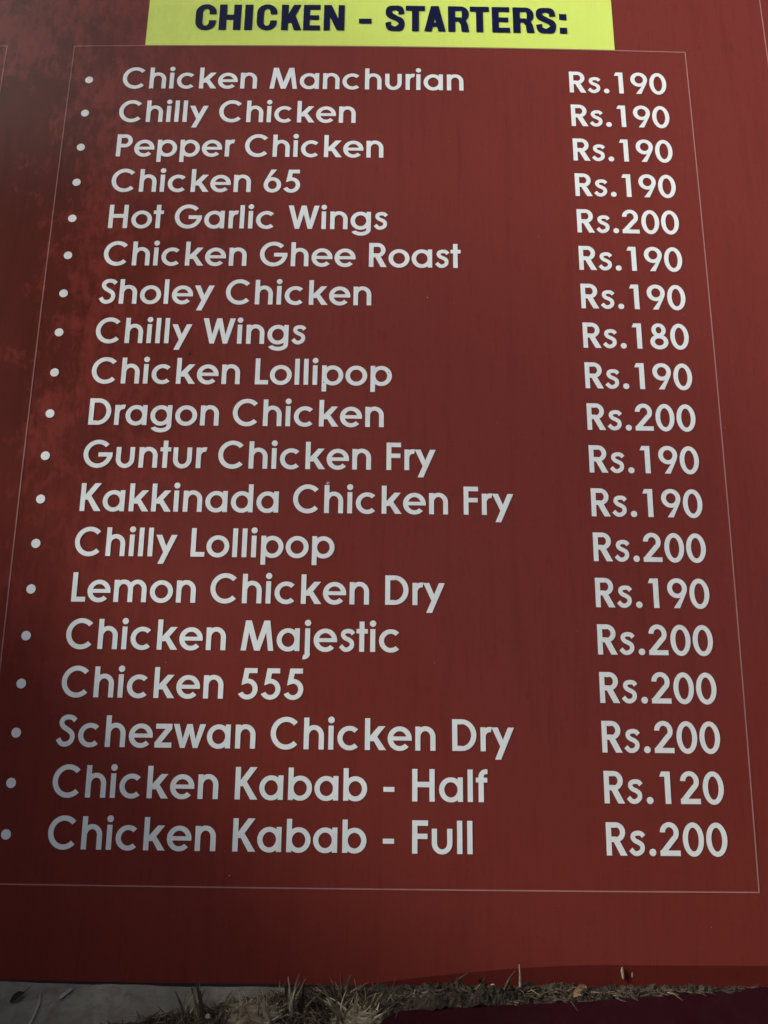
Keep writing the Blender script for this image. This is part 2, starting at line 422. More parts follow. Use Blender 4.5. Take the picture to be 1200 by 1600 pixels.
HEAD = [('C', 2.588, 3.128), ('H', 3.205, 3.772), ('I', 3.868, 4.074), ('C', 4.185, 4.713), ('K', 4.824, 5.345), ('E', 5.395, 5.834),
        ('N', 5.925, 6.461), ('-', 6.838, 7.165), ('S', 7.525, 8.018), ('T', 8.053, 8.552), ('A', 8.53, 9.085), ('R', 9.151, 9.695),
        ('T', 9.718, 10.218), ('E', 10.290, 10.751), ('R', 10.835, 11.386), ('S', 11.435, 11.948), (':', 12.043, 12.233)]
pcs = []
for ch, a, b in HEAD:
    hv, hf = merge([[(x * 10, y * 10) for x, y in p] for p in heavy(ch)])
    pcs.append(([(a + (b - a) * x / 1000, -1.538 - .814 * y / 1000) for x, y in hv], hf))
o = place2d(pcs, 'heading_lettering', M['navy'], banner, .0009)
o['label'] = 'bold dark blue heading CHICKEN - STARTERS:'

MENU = [("Chicken Manchurian", 190), ("Chilly Chicken", 190), ("Pepper Chicken", 190), ("Chicken 65", 190), ("Hot Garlic Wings", 200),
        ("Chicken Ghee Roast", 190), ("Sholey Chicken", 190), ("Chilly Wings", 180), ("Chicken Lollipop", 190), ("Dragon Chicken", 200),
        ("Guntur Chicken Fry", 190), ("Kakkinada Chicken Fry", 190), ("Chilly Lollipop", 200), ("Lemon Chicken Dry", 190),
        ("Chicken Majestic", 200), ("Chicken 555", 200), ("Schezwan Chicken Dry", 200), ("Chicken Kabab - Half", 120), ("Chicken Kabab - Full", 200)]
dv = disc(0, 0, .101, 28)[0]
for k, (nm, pr) in enumerate(MENU):
    place2d([([(x, k + y) for x, y in dv] + [(0, k)], [(i, (i + 1) % 28, 28) for i in range(28)])], 'bullet_point', M['white'], board, .0004)
    text(nm, .834, k + .264, 'dish_name', M['white'], board, label='white lettering reading ' + nm)
    text('Rs.%d' % pr, 12.160, k + .264, 'price', M['white'], board, label='price Rs.%d beside %s' % (pr, nm))

# specks of dust and bird-lime stuck to the face
def speck_mesh(items, seed):
    r_ = random.Random(seed); vs_, fs = [], []
    for X, Y, s in items:
        k = len(vs_); n = 7; ph = r_.random() * 6
        c0 = B(X, Y, .0004); hgt = s * U * .35
        for i in range(n):
            a = ph + 2 * pi * i / n; q = s * r_.uniform(.7, 1.25)
            vs_.append(B(X + q * cos(a), Y + q * sin(a), .0004))
        vs_.append(c0 + NO * hgt)
        for i in range(n): fs.append((k + (i + 1) % n, k + i, k + n))
    return mesh('specks', vs_, fs)
rs = random.Random(11)
dk = [(3.071, 7.507, .03), (6.22, 8.2, .016), (6.33, 8.36, .02), (6.27, 8.45, .014), (6.2, 8.34, .012), (7.7, 7.95, .012)] + \
     [(rs.uniform(0, 16), rs.uniform(-1, 20), rs.uniform(.004, .012)) for _ in range(34)]
lt = [(6.384, 10.583, .04), (6.42, 10.75, .02), (8.598, 6.043, .018), (12.3, 14.0, .012), (4.6, 18.72, .012)] + \
     [(rs.uniform(0, 16), rs.uniform(-1, 20), rs.uniform(.004, .009)) for _ in range(26)]
M['speck_dark'] = NT('dark_dirt').set(color=(.015, .012, .012), rough=.8)
M['speck_light'] = NT('pale_dust').set(color=(.36, .22, .20), rough=.9)
tag(link('dirt_specks', speck_mesh(dk, 1), M['speck_dark'], board), kind='stuff')
tag(link('dust_specks', speck_mesh(lt, 2), M['speck_light'], board), kind='stuff')
# REST
# ---- maroon painted slab in front, its back edge running in under the litter
t = NT('maroon_paint')
c = t.mix(t.noise(20, 5, .6), (.012, .002, .004), (.020, .0035, .006))
c = t.mix(t.math('MULTIPLY', t.ramp(t.noise(70, 5, .6), [(.5, 0), (.75, 1)]), .35), c, (.022, .013, .012))
t.bump(t.noise(300, 3, .5), .2, .0004)
M['maroon'] = t.set(color=c, rough=.9, spec=.03)
edge_px = [(585, 1612), (600, 1592), (625, 1579), (720, 1573), (800, 1570), (900, 1566), (960, 1561), (1000, 1558), (1050, 1554), (1100, 1550), (1150, 1546), (1200, 1541), (1300, 1532)]
hs = .006
ed = [at(x, y, hs) for x, y in edge_px]
for p in ed: p.z = 0
slp = (ed[-1] - ed[-2]).normalized()
ed.append(ed[-1] + slp * .35)
vs_, fs = [], []
for p in ed:
    q = Vector((p.x + .01 * (p.x < .05), -.164, 0))
    for a in range(9):
        m_ = p.lerp(q, (a / 8) ** 2)
        vs_.append((m_.x, m_.y, hs + .0006 * noise.noise(m_ * 25)))
for i in range(len(ed) - 1):
    for a in range(8): k = i * 9 + a; fs.append((k, k + 1, k + 10, k + 9))
k0 = len(vs_)
for i, p in enumerate(ed): vs_.append((p.x, p.y, -.002))
for i in range(len(ed) - 1): fs.append((i * 9, (i + 1) * 9, k0 + i + 1, k0 + i))
k1 = len(vs_)
for a in range(9): v = vs_[a]; vs_.append((v[0] - .001, v[1], -.002))
for a in range(8): fs.append((a, k1 + a, k1 + a + 1, a + 1))
me = mesh('maroon_slab', vs_, fs, False)
o = link('maroon_slab', me, M['maroon'])
tag(o, 'dark maroon painted slab lying in front of the board at lower right', 'slab')

# ---- strip of earth and plant litter along the foot of the board
t = NT('litter_soil')
n = t.noise(260, 6, .7); n2 = t.noise(60, 4, .6)
c = t.mix(t.ramp(n, [(.35, 0), (.65, 1)]), (.010, .008, .006), (.045, .037, .028))
c = t.mix(t.math('MULTIPLY', t.ramp(n2, [(.45, 0), (.7, 1)]), .6), c, (.075, .065, .050))
t.bump(t.math('ADD', n, t.noise(700, 3, .6)), 1.0, .0012)
M['soil'] = t.set(color=c, rough=.95, spec=.15)
def lerp_tab(tab, x):
    if x <= tab[0][0]: return tab[0][1]
    for (a, b), (c_, d) in zip(tab, tab[1:]):
        if x <= c_: return b + (d - b) * (x - a) / (c_ - a)
    return tab[-1][1]
# x in metres along the board: outer edge of the heap (y) and height of its crest
fr = [(e.x, e.y) for e in ed[2:]]
outer = [(-.165, -.026), (-.150, -.040), (-.13, -.046), (-.02, -.046), (.0, -.040)] + [(x, y - .001) for x, y in fr if x > .005]
crest = [(-.165, .0006), (-.145, .0025), (-.12, .004), (-.07, .0045), (-.03, .005), (.0, .006), (.04, .008), (.08, .0095), (.2, .009), (.5, .009)]
back = [(-.165, -.025), (-.14, -.022), (-.11, -.015), (-.08, -.009), (-.055, -.003), (-.035, .004), (.5, .004)]
NXH, NYH = 900, 34
vs_, fs = [], []
xa, xb = -.165, .52
for i in range(NXH + 1):
    x = xa + (xb - xa) * i / NXH
    yo = lerp_tab(outer, x) + .0018 * noise.noise(Vector((x * 90, 0, 5))) + .0012 * noise.noise(Vector((x * 300, 0, 5))); h = lerp_tab(crest, x)
    yb = lerp_tab(back, x) + (.002 * noise.noise(Vector((x * 120, 4, 9))) if x < -.04 else 0)
    for j in range(NYH + 1):
        a = j / NYH
        y = yb + (yo - yb) * a
        p = Vector((x, y, 0))
        prof = (1 - a ** 3.0 * (1 if x < .01 else .35)) * min(1, a * 6 + (.55 if x > -.04 else .1))
        nz = noise.noise(p * 90) * .5 + noise.noise(p * 260) * .35 + abs(noise.noise(p * 600)) * .35
        lump = max(0, noise.noise(p * 38 + Vector((3, 1, 0))))
        z = h * prof * (.75 + .8 * nz + .9 * lump) - .0016 + .0008 * prof
        vs_.append((x, y, max(-.003, z)))
m0 = NYH + 1
for i in range(NXH):
    for j in range(NYH): k = i * m0 + j; fs.append((k, k + 1, k + m0 + 1, k + m0))
tag(link('litter_soil', mesh('litter_soil', vs_, fs, False), M['soil']), 'dark earth and crumbled plant litter along the foot of the board', kind='stuff')
def heap_z(x, y):
    yo = lerp_tab(outer, x); yb = lerp_tab(back, x); a = (y - yb) / (yo - yb) if yo < yb - .001 else 1
    if a < 0 or a > 1 or x < xa: return 0
    return lerp_tab(crest, x) * (1 - a ** 3.0 * (1 if x < .01 else .35)) * min(1, a * 6 + (.55 if x > -.04 else .1)) * .85

def fibre(vs_, fs, p, d, L, wd, bend, r_, seg=5, flat=.35):
    """tapering split fibre from p along d"""
    d = d.normalized(); s = d.cross(Vector((0, -.6, .8)));
    if s.length < .05: s = d.cross(Vector((1, 0, 0)))
    s.normalize(); n_ = s.cross(d)
    k = len(vs_); c0 = p.copy(); step = L / seg; dd = d.copy()
    for i in range(seg + 1):
        a = i / seg; ww = wd * (1 - .75 * a ** 1.5) * (.85 + .3 * r_.random())
        vs_.extend([c0 - s * ww / 2, c0 + n_ * ww * flat, c0 + s * ww / 2, c0 - n_ * ww * flat])
        dd = (dd + bend * step * 60 + Vector((r_.uniform(-1, 1), r_.uniform(-1, 1), r_.uniform(-1, 1))) * .10).normalized()
        c0 = c0 + dd * step
    for i in range(seg):
        for a in range(4): b = (a + 1) % 4; fs.append((k + 4 * i + a, k + 4 * i + b, k + 4 * i + 4 + b, k + 4 * i + 4 + a))
    fs.append((k + 3, k + 2, k + 1, k)); e = k + 4 * seg; fs.append((e, e + 1, e + 2, e + 3))
    return c0
def straw_mat(name, a, b):
    t = NT(name)
    oi = t.n.new('ShaderNodeObjectInfo')
    f = t.noise(130, 4, .6); c = t.mix(t.ramp(f, [(.3, 0), (.7, 1)]), a, b)
    return t.set(color=c, rough=.8, spec=.2)
M['straw'] = straw_mat('dry_straw', (.075, .062, .04), (.27, .24, .155))
M['pale_straw'] = straw_mat('pale_straw', (.22, .195, .13), (.58, .54, .40))
M['matted'] = straw_mat('matted_straw', (.085, .072, .048), (.30, .27, .185))
M['brown_straw'] = straw_mat('brown_bark', (.030, .022, .015), (.11, .082, .055))
def shaggy(px, py, n, hgt, label, seed, sx=.008, lean=0.):
    """ragged tuft: flat torn blades fanning up and out of one root"""
    r_ = random.Random(seed); e = link('shaggy_tuft', None); e.location = at(px, py, .001); tag(e, label, 'dry grass', 'shaggy straw tufts heaped in front of the board')
    for i in range(n):
        vs_, fs = [], []
        for q in range(2 if i % 3 else 3):
            a = r_.gauss(lean, .45)
            fibre(vs_, fs, Vector((r_.gauss(0, sx * .5), r_.gauss(0, .003), r_.uniform(0, .002))), Vector((math.sin(a), r_.gauss(.35, .2), math.cos(a))),
                  hgt * r_.uniform(.55, 1.1), r_.uniform(.0007, .0024), Vector((r_.gauss(0, 1), .25, -.35)) * .75, r_, 9, .18)
        link('blade', mesh('blade', vs_, fs), M[('straw', 'pale_straw', 'straw', 'brown_straw')[i % 4]], e)
# fine litter nobody could count
rf = random.Random(77)
for nm_, mt, cnt, wd_, ln, lab in (('straw_litter', 'straw', 620, (.0003, .0009), (.003, .011), 'short pale straw fibres strewn over the earth'),
                                   ('bark_litter', 'brown_straw', 1700, (.0004, .0013), (.002, .009), 'brown bark crumbs and fibres strewn over the earth')):
    vs_, fs = [], []
    for i in range(cnt):
        x = rf.uniform(-.15, .33) if rf.random() < .45 else rf.gauss(-.05, .045)
        yo = lerp_tab(outer, x)
        yb = lerp_tab(back, x)
        if yo > yb - .002: continue
        y = rf.uniform(yo + .001, min(yb, -.0005))
        z = heap_z(x, y) + rf.uniform(-.0006, .0012)
        if x > .02 and rf.random() < (.85 if mt == 'straw' else .45): continue
        th = rf.uniform(0, 2 * pi) if x < .05 else rf.gauss(0, .5); up_ = abs(rf.gauss(0, .30)) * (1 if x < .06 else .35)
        fibre(vs_, fs, Vector((x, y, z)), Vector((cos(th), sin(th) * .8, up_)), rf.uniform(*ln), rf.uniform(*wd_), Vector((rf.uniform(-1, 1), rf.uniform(-1, 1), rf.uniform(-.8, .2))) * .6, rf, 3)
    tag(link(nm_, mesh(nm_, vs_, fs), M[mt]), lab, kind='stuff')

# tufts and single stalks one can pick out; strokes given as photo points on the litter, rising to points above it
def stalk_to(px0, py0, px1, py1, wd, name, mat, label, cat, group=None, seed=0, lift=.0, n=1, spread=0, parent=None, bend=0):
    r_ = random.Random(seed + int(px0) * 7); p0 = at(px0, py0, .003 + lift)
    # upper end stands in the vertical plane just in front of the board
    d = fwd * 1200 + right * (px1 - 600) + down * (py1 - 800)
    yv = min(-.0015, p0.y * .8 - .0005); tpar = (yv - cam_loc.y) / d.y; p1 = cam_loc + d * tpar
    if p1.z < .001: p1 = at(px1, py1, .005)
    vs_, fs = [], []
    L = (p1 - p0).length
    b = Vector((bend, 0, 0))
    for i in range(n):
        off = Vector((r_.uniform(-1, 1) * spread * .3, r_.uniform(-.3, .3) * spread, 0))
        dv_ = (p1 - p0).normalized() + Vector((r_.uniform(-1, 1), r_.uniform(-.2, .2), 0)) * spread * 25 - b * .5
        fibre(vs_, fs, p0 + off, dv_, L * (1 if i == 0 else r_.uniform(.6, 1.0)), wd * (1 if i == 0 else r_.uniform(.5, 1)), b, r_, 8)
    me = mesh(name, vs_, fs)
    o = link(name, me, M[mat], parent)
    if parent is None: tag(o, label, cat, group)
    return o
shaggy(288, 1594, 5, .016, 'brownish shaggy tuft at the left end of the straw, leaning left', 21, .006, -.35)
shaggy(372, 1604, 6, .017, 'wide shaggy straw tuft left of the pale forked stalk', 23, .012, -.1)
shaggy(538, 1602, 7, .024, 'biggest pale shaggy tuft, at the corner of the maroon slab', 26, .009, -.35)
shaggy(578, 1586, 5, .013, 'low shaggy tuft just behind the corner of the maroon slab', 27, .008, .3)
shaggy(650, 1570, 4, .009, 'short brown shaggy tuft where the litter strip narrows', 28, .010, .2)
GS = 'dry stalks sticking up from the litter'
def tuft(px, py, stalks, label, mat='straw'):
    e = link('dry_grass_tuft', None); e.location = at(px, py, .002); tag(e, label, 'dry grass', 'dry grass tufts at the foot of the board')
    bpy.context.view_layer.update()
    for i, s in enumerate(stalks):
        o = stalk_to(*s[:5], 'blade', s[5] if len(s) > 5 else mat, None, None, seed=i * 13, n=3, spread=.0016, parent=e, bend=s[6] if len(s) > 6 else 0)
        o.matrix_parent_inverse = Matrix.Translation(-e.location)
    return e
tuft(312, 1585, [(312, 1590, 300, 1538, .0028), (318, 1590, 309, 1532, .0035, 'brown_straw'), (309, 1575, 317, 1540, .002)], 'brownish tuft of dry grass at the left end of the litter', 'straw')
tuft(340, 1598, [(338, 1598, 366, 1545, .0016, 'straw', .3), (345, 1598, 370, 1568, .0014, 'straw'), (350, 1597, 378, 1570, .0014)], 'thin curved dry grass blades beside the brownish left tuft', 'straw')
tuft(415, 1595, [(420, 1600, 402, 1549, .0022, 'pale_straw', .1), (414, 1575, 408, 1548, .0014, 'pale_straw'), (424, 1605, 415, 1565, .002, 'straw')], 'pale forked dry stalk standing on the grassy clump left of centre', 'pale_straw')
tuft(455, 1583, [(454, 1584, 460, 1530, .0022, 'pale_straw'), (456, 1584, 466, 1527, .0018, 'straw'), (451, 1580, 462, 1526, .0012, 'straw', .2), (468, 1580, 474, 1532, .0030, 'brown_straw'), (446, 1560, 449, 1533, .0018, 'brown_straw'), (470, 1580, 480, 1545, .002, 'brown_straw')], 'tall upright tuft of dry grass left of the crossed stalks', 'straw')
tuft(530, 1592, [(540, 1602, 503, 1548, .0030, 'straw', .05), (545, 1600, 508, 1560, .0028, 'pale_straw'), (515, 1560, 497, 1535, .0007, 'straw'), (507, 1552, 490, 1546, .0010, 'pale_straw')], 'broad pale dry blades leaning left at the centre', 'straw')
tuft(535, 1560, [(522, 1572, 521, 1532, .0030, 'brown_straw'), (531, 1570, 541, 1526, .0030, 'brown_straw'), (537, 1565, 535, 1535, .0040, 'brown_straw'), (549, 1587, 545, 1562, .0012)], 'brown ragged tuft behind the leaning pale blades', 'brown_straw')
o = stalk_to(474, 1583, 493, 1538, .0016, 'dry_stalk', 'straw', 'straight thin dry stalk leaning right between the two centre tufts', 'dry stalk', GS)
o = stalk_to(430, 1562, 478, 1560, .0022, 'dry_stalk', 'brown_straw', 'brown stem lying level in front of the black strip under the board', 'dry stalk', GS, seed=3, n=3, spread=.001)
o = stalk_to(571, 1568, 570, 1537, .0014, 'dry_stalk', 'straw', 'short upright straw in the middle of the straw cross', 'dry stalk', GS, seed=5)
o = stalk_to(540, 1556, 566, 1540, .0018, 'dry_stalk', 'straw', 'bent straw rising right beside the straw cross', 'dry stalk', GS, seed=6)
o = stalk_to(548, 1552, 600, 1549, .0014, 'dry_stalk', 'straw', 'straw lying across the others in the straw cross', 'dry stalk', GS, seed=7)
o = stalk_to(712, 1536, 726, 1520, .0022, 'dry_stalk', 'brown_straw', 'small brown chip tilted up against the board right of centre', 'dry stalk', GS, seed=8, n=2, spread=.0004)
o = stalk_to(752, 1540, 751, 1524, .0024, 'dry_stalk', 'brown_straw', 'stubby brown bark point left of the upright pale splinter', 'dry stalk', GS, seed=9, n=3, spread=.0008)
o = stalk_to(785, 1555, 800, 1512, .0026, 'dry_stalk', 'brown_straw', 'brown bark sliver leaning against the board beside the pale splinter', 'dry stalk', GS, seed=10, n=3, spread=.0006)
o = stalk_to(813, 1548, 813, 1515, .0020, 'wood_splinter', 'pale_straw', 'pale upright wood splinter against the board right of centre', 'splinter')

def lump(px, py, sx, sy, sz, name, mat, label, cat, rotz=0, tilt=0, group=None, seed=0, z=.004):
    bm = bmesh.new(); bmesh.ops.create_icosphere(bm, subdivisions=3, radius=1)
    for v in bm.verts:
        q = v.co * (1 + .16 * noise.noise(v.co * 1.7 + Vector((seed, 0, 0))) + .05 * noise.noise(v.co * 6 + Vector((seed, 0, 0))))
        v.co = Vector((q.x * sx, q.y * sy, q.z * sz))
    me = bpy.data.meshes.new(name); bm.to_mesh(me); bm.free(); me.shade_smooth()
    o = link(name, me, M[mat]); o.location = at(px, py, z); o.rotation_euler = (tilt, 0, rotz)
    return tag(o, label, cat, group)
M['pebble'] = NT('pale_pebble').set(color=(.42, .39, .30), rough=.8)
M['husk'] = straw_mat('tan_husk', (.19, .145, .095), (.28, .215, .145))
M['leaf'] = straw_mat('brown_leaf', (.14, .085, .045), (.26, .17, .09))
lump(325, 1588, .0019, .0016, .0014, 'pebble', 'pebble', 'small round pale pebble among the blades at left', 'pebble', seed=2)
lump(770, 1541, .0019, .0016, .0015, 'pebble', 'pebble', 'round grey pebble half buried right of centre', 'pebble', seed=6, z=.006)
lump(973, 1521, .0012, .0009, .0042, 'seed_husk', 'husk', 'tall tan seed husk, the left of two leaning on the board', 'seed husk', .2, -.5, 'tan seed husks', 3, .0095)
lump(987, 1523, .0010, .0008, .0032, 'seed_husk', 'husk', 'short tan seed husk, the right of two leaning on the board', 'seed husk', -.3, -.5, 'tan seed husks', 4, .007)

# small dead leaves, folded along the midrib
def leaf(px, py, L, W_, rotz, mat, label, fold=.5, z=.005, stem=0, rx=.0):
    vs_, fs = [], []
    n = 8
    for i in range(n + 1):
        a = i / n; ww = W_ * sin(pi * min(1, a * .94 + .04)) ** .8
        for s in (-1, 0, 1): vs_.append((L * (a - .5), s * ww / 2 * (1 + .12 * sin(9 * a + s)), abs(s) * ww * fold * .5 + .0012 * sin(3 * a)))
    for i in range(n):
        for s in range(2): k = 3 * i + s; fs.append((k, k + 1, k + 4, k + 3))
    r_ = random.Random(int(px))
    top = len(vs_)
    vs_ += [(x, y, z_ - .0004) for x, y, z_ in vs_[:top]]
    fs += [tuple(i + top for i in reversed(f)) for f in fs[:]]
    if stem:
        fibre(V2 := [], F2 := [], Vector((L * .5, 0, .0004)), Vector((1, .1, .05)), stem, .0006, Vector((0, .3, 0)), r_, 4)
        k = len(vs_); vs_ += V2; fs += [tuple(i + k for i in f) for f in F2]
    o = link('dead_leaf', mesh('dead_leaf', vs_, fs, True), M[mat]); o.location = at(px, py, z); o.rotation_euler = (rx, 0, rotz)
    return tag(o, label, 'leaf', 'dead leaves on the ground')
leaf(906, 1549, .014, .006, .65, 'leaf', 'small curled tan leaf in the litter strip right of centre', z=.006, rx=.3)
M['dark_leaf'] = straw_mat('dark_leaf', (.012, .008, .007), (.03, .02, .016))
leaf(27, 1558, .010, .005, .85, 'dark_leaf', 'small dark brown leaf on bare concrete at far left', z=.0012, fold=.35, stem=.006)
# thatch-like clump of matted dry grass
def clump(px, py, rx_, ry_, hz, cnt, mats, label, seed):
    r_ = random.Random(seed); e = link('matted_grass_clump', None); c0 = at(px, py, 0); e.location = c0
    tag(e, label, 'dry grass', 'matted clumps of dry grass')
    for mi, (mt, fr_) in enumerate(mats):
        vs_, fs = [], []
        for i in range(int(cnt * fr_)):
            a = r_.uniform(0, 2 * pi); q = math.sqrt(r_.random())
            x, y = rx_ * q * cos(a), ry_ * q * sin(a)
            z = hz * (1 - q * q) * r_.uniform(.5, 1)
            th = r_.gauss(.5, .7)
            fibre(vs_, fs, Vector((x, y, z)), Vector((cos(th), sin(th), r_.gauss(.05, .25))), r_.uniform(.004, .013), r_.uniform(.0005, .0014), Vector((r_.uniform(-1, 1), r_.uniform(-1, 1), -.4)) * .5, r_, 4)
        o = link('fibres', mesh('fibres', vs_, fs), M[mt], e); tag(o, kind='stuff')
    # matted core
    bm = bmesh.new(); bmesh.ops.create_icosphere(bm, subdivisions=4, radius=1)
    for v in bm.verts:
        d_ = 1 + .35 * noise.noise(v.co * 2.5 + Vector((seed, 0, 0))) + .2 * noise.noise(v.co * 9)
        v.co = Vector((v.co.x * rx_ * d_, v.co.y * ry_ * d_, v.co.z * hz * d_ * .9))
    me = bpy.data.meshes.new('core'); bm.to_mesh(me); bm.free()
    link('core', me, M['matted'], e)
clump(394, 1596, .018, .012, .010, 230, [('straw', .55), ('pale_straw', .45)], 'pale matted clump of dry grass left of the tall tuft', 5)
clump(556, 1602, .017, .009, .009, 220, [('straw', .55), ('pale_straw', .45)], 'pale matted clump of dry grass beside the maroon slab', 9)

# pale scratches scraped on the concrete
M['scrape'] = NT('pale_scrape').set(color=(.25, .25, .215), rough=.9)
def scrape(pts, wd):
    P = [at(x, y, .0004) for x, y in pts]; vs_, fs = [], []
    C_ = []
    for i in range(len(P) - 1):
        for j in range(8): C_.append(P[i].lerp(P[i + 1], j / 8))
    C_.append(P[-1])
    for i, c in enumerate(C_):
        d = (C_[min(i + 1, len(C_) - 1)] - C_[max(i - 1, 0)]).normalized(); s = Vector((-d.y, d.x, 0))
        w_ = wd * (.6 + .5 * noise.noise(c * 300)) * (1 - .6 * abs(2 * i / len(C_) - 1) ** 3)
        zc = Vector((0, 0, .0007)); vs_ += [c - s * w_, c + zc, c + s * w_]
    for i in range(len(C_) - 1):
        for a in (0, 1): k = 3 * i + a; fs.append((k, k + 1, k + 4, k + 3))
    return vs_, fs
a_, f_ = scrape([(63, 1552), (61, 1566), (56, 1580), (48, 1596), (40, 1612)], .0013)
tag(link('plaster_smear', mesh('plaster_smear', a_, f_, True), M['scrape']), 'thin curved pale smear of plaster on the concrete at far left', 'smear', 'pale plaster smears')
a_, f_ = scrape([(113, 1544), (102, 1552), (93, 1560)], .0022)
tag(link('plaster_smear', mesh('plaster_smear', a_, f_, True), M['scrape']), 'short wide pale plaster smear touching the black strip under the board', 'smear', 'pale plaster smears')

# ---- what stands opposite and shows in the gloss of the board
t = NT('shaded_plaster'); M['far_wall'] = t.set(color=t.mix(t.noise(2, 5, .6), (.07, .065, .06), (.12, .11, .10)), rough=.9)
def box(bm, x0, y0, z0, x1, y1, z1):
    m_ = bmesh.ops.create_cube(bm, size=1)['verts']
    for v in m_: v.co = Vector((x0 + (x1 - x0) * (v.co.x + .5), y0 + (y1 - y0) * (v.co.y + .5), z0 + (z1 - z0) * (v.co.z + .5)))
bm = bmesh.new(); box(bm, -6, -3.4, 0, 6, -3.2, WALL_H)
me = bpy.data.meshes.new('wall'); bm.to_mesh(me); bm.free()
wl = link('compound_wall', None); tag(wl, 'low plastered wall across the yard facing the menu board', 'wall')
link('wall', me, M['far_wall'], wl)
bm = bmesh.new(); box(bm, -6.05, -3.46, WALL_H + .003, 6.05, -3.14, WALL_H + .083)
me = bpy.data.meshes.new('coping'); bm.to_mesh(me); bm.free(); link('coping', me, M['far_wall'], wl)

# low kerb that runs in front of the board, below the view, added to keep the light off its foot
t = NT('blocker_stone'); c = t.mix(t.noise(30, 5, .6), (.06, .055, .05), (.11, .10, .09)); t.bump(t.noise(150, 4, .6), .5, .001); M['blocker'] = t.set(color=c, rough=.9, spec=.2)
kb = link('light_blocker', None); tag(kb, 'unseen added shade kerb running in front of the menu board', 'blocker')
for i in range(4):
    bm = bmesh.new(); box(bm, -.655 + .318 * i, -.215, -.002, -.655 + .318 * i + .314, -.165, BLOCKER_H)
    bmesh.ops.bevel(bm, geom=bm.edges[:], offset=.004, segments=2, affect='EDGES')
    me = bpy.data.meshes.new('blocker_piece'); bm.to_mesh(me); bm.free(); link('blocker_piece', me, M['blocker'], kb)

# unseen shop front behind the board, put in to block sky light
bm = bmesh.new(); box(bm, -7, .56, 0, 7, .78, 6.5); me = bpy.data.meshes.new('wall'); bm.to_mesh(me); bm.free()
sf = link('added_shop_front', None); tag(sf, 'unseen plastered shop front wall added behind the leaning menu board', 'building'); link('wall', me, M['far_wall'], sf)
bm = bmesh.new(); box(bm, -7, ADDED_EAVE_Y, 3.6, 7, .557, 3.72); me = bpy.data.meshes.new('added_eave'); bm.to_mesh(me); bm.free(); link('added_eave', me, M['far_wall'], sf)

M['shade_wall'] = NT('dark_shade_wall').set(color=(.035, .03, .03), rough=.8)
for x0, x1, y0, h in ((-.80, -.66, -.95, .57), (.62, .76, -.75, .45)):  # unseen side walls, added to shade the board and its foot
    bm = bmesh.new(); box(bm, x0, y0, .003, x1, .557, h); me = bpy.data.meshes.new('added_shade_wall'); bm.to_mesh(me); bm.free(); link('added_shade_wall', me, M['shade_wall'], sf)

M['bark'] = NT('tree_bark').set(color=(.09, .065, .045), rough=.9)
t = NT('foliage'); M['foliage'] = t.set(color=t.mix(t.noise(3, 3, .6), (.03, .055, .015), (.07, .11, .03)), rough=.6)
def tree(loc, crowns, label, leaves, ls, seed):
    r_ = random.Random(seed); e = link('shade_tree', None); e.location = loc; tag(e, label, 'tree', 'trees in the yard')
    L0 = Vector(loc); vs_, fs = [], []
    top = sum((Vector(c[0]) for c in crowns), Vector()) / len(crowns) - L0
    def limb(a, b, r0, r1, seg=7):
        k = len(vs_); d = (b - a).normalized(); s = d.cross(Vector((.3, 1, .2))).normalized(); n_ = d.cross(s)
        for i in range(seg + 1):
            q = i / seg; c = a.lerp(b, q) + (s * noise.noise(a * 3 + Vector((q * 3, 0, 0))) + n_ * noise.noise(b * 3 + Vector((q * 3, 5, 0)))) * (b - a).length * .12 * sin(pi * q)
            rr = r0 + (r1 - r0) * q
            for j in range(8): vs_.append(c + (s * cos(j * pi / 4) + n_ * sin(j * pi / 4)) * rr)
        for i in range(seg):
            for j in range(8): fs.append((k + 8 * i + j, k + 8 * i + (j + 1) % 8, k + 8 * i + 8 + (j + 1) % 8, k + 8 * i + 8 + j))
    fork = Vector((top.x * .3, top.y * .3, top.z * .55)); limb(Vector((0, 0, 0)), fork, .13, .09)
    cv, cf = [], []
    for cr_ in crowns:
        c, rad = cr_[:2]; nl = cr_[2] if len(cr_) > 2 else leaves
        c = Vector(c) - L0; limb(fork, c, .07, .02)
        for _ in range(5):
            a = Vector((r_.gauss(0, 1), r_.gauss(0, 1), r_.gauss(0, .6))).normalized(); limb(c, c + Vector((a.x * rad[0], a.y * rad[1], a.z * rad[2])) * .8, .02, .005, 4)
        cl = [(Vector((r_.uniform(-1, 1), r_.uniform(-1, 1), r_.uniform(-1, 1))), r_.uniform(.15, .4)) for _ in range(26)]
        for _ in range(nl):
            q, s = r_.choice(cl); v = q.normalized() * min(1, q.length) + Vector((r_.gauss(0, 1), r_.gauss(0, 1), r_.gauss(0, 1))) * s * .5
            p = c + Vector((v.x * rad[0], v.y * rad[1], v.z * rad[2]))
            d = Vector((r_.gauss(0, 1), r_.gauss(0, 1), r_.gauss(-.4, .6))).normalized(); s_ = d.cross(Vector((r_.gauss(0, 1), r_.gauss(0, 1), 1))).normalized()
            k = len(cv); l_ = ls * r_.uniform(.6, 1.3)
            cv += [p, p + d * l_ * .5 + s_ * l_ * .25, p + d * l_, p + d * l_ * .5 - s_ * l_ * .25]; cf.append((k, k + 1, k + 2, k + 3))
    link('trunk', mesh('trunk', vs_, fs, True), M['bark'], e); link('crown', mesh('crown', cv, cf), M['foliage'], e)
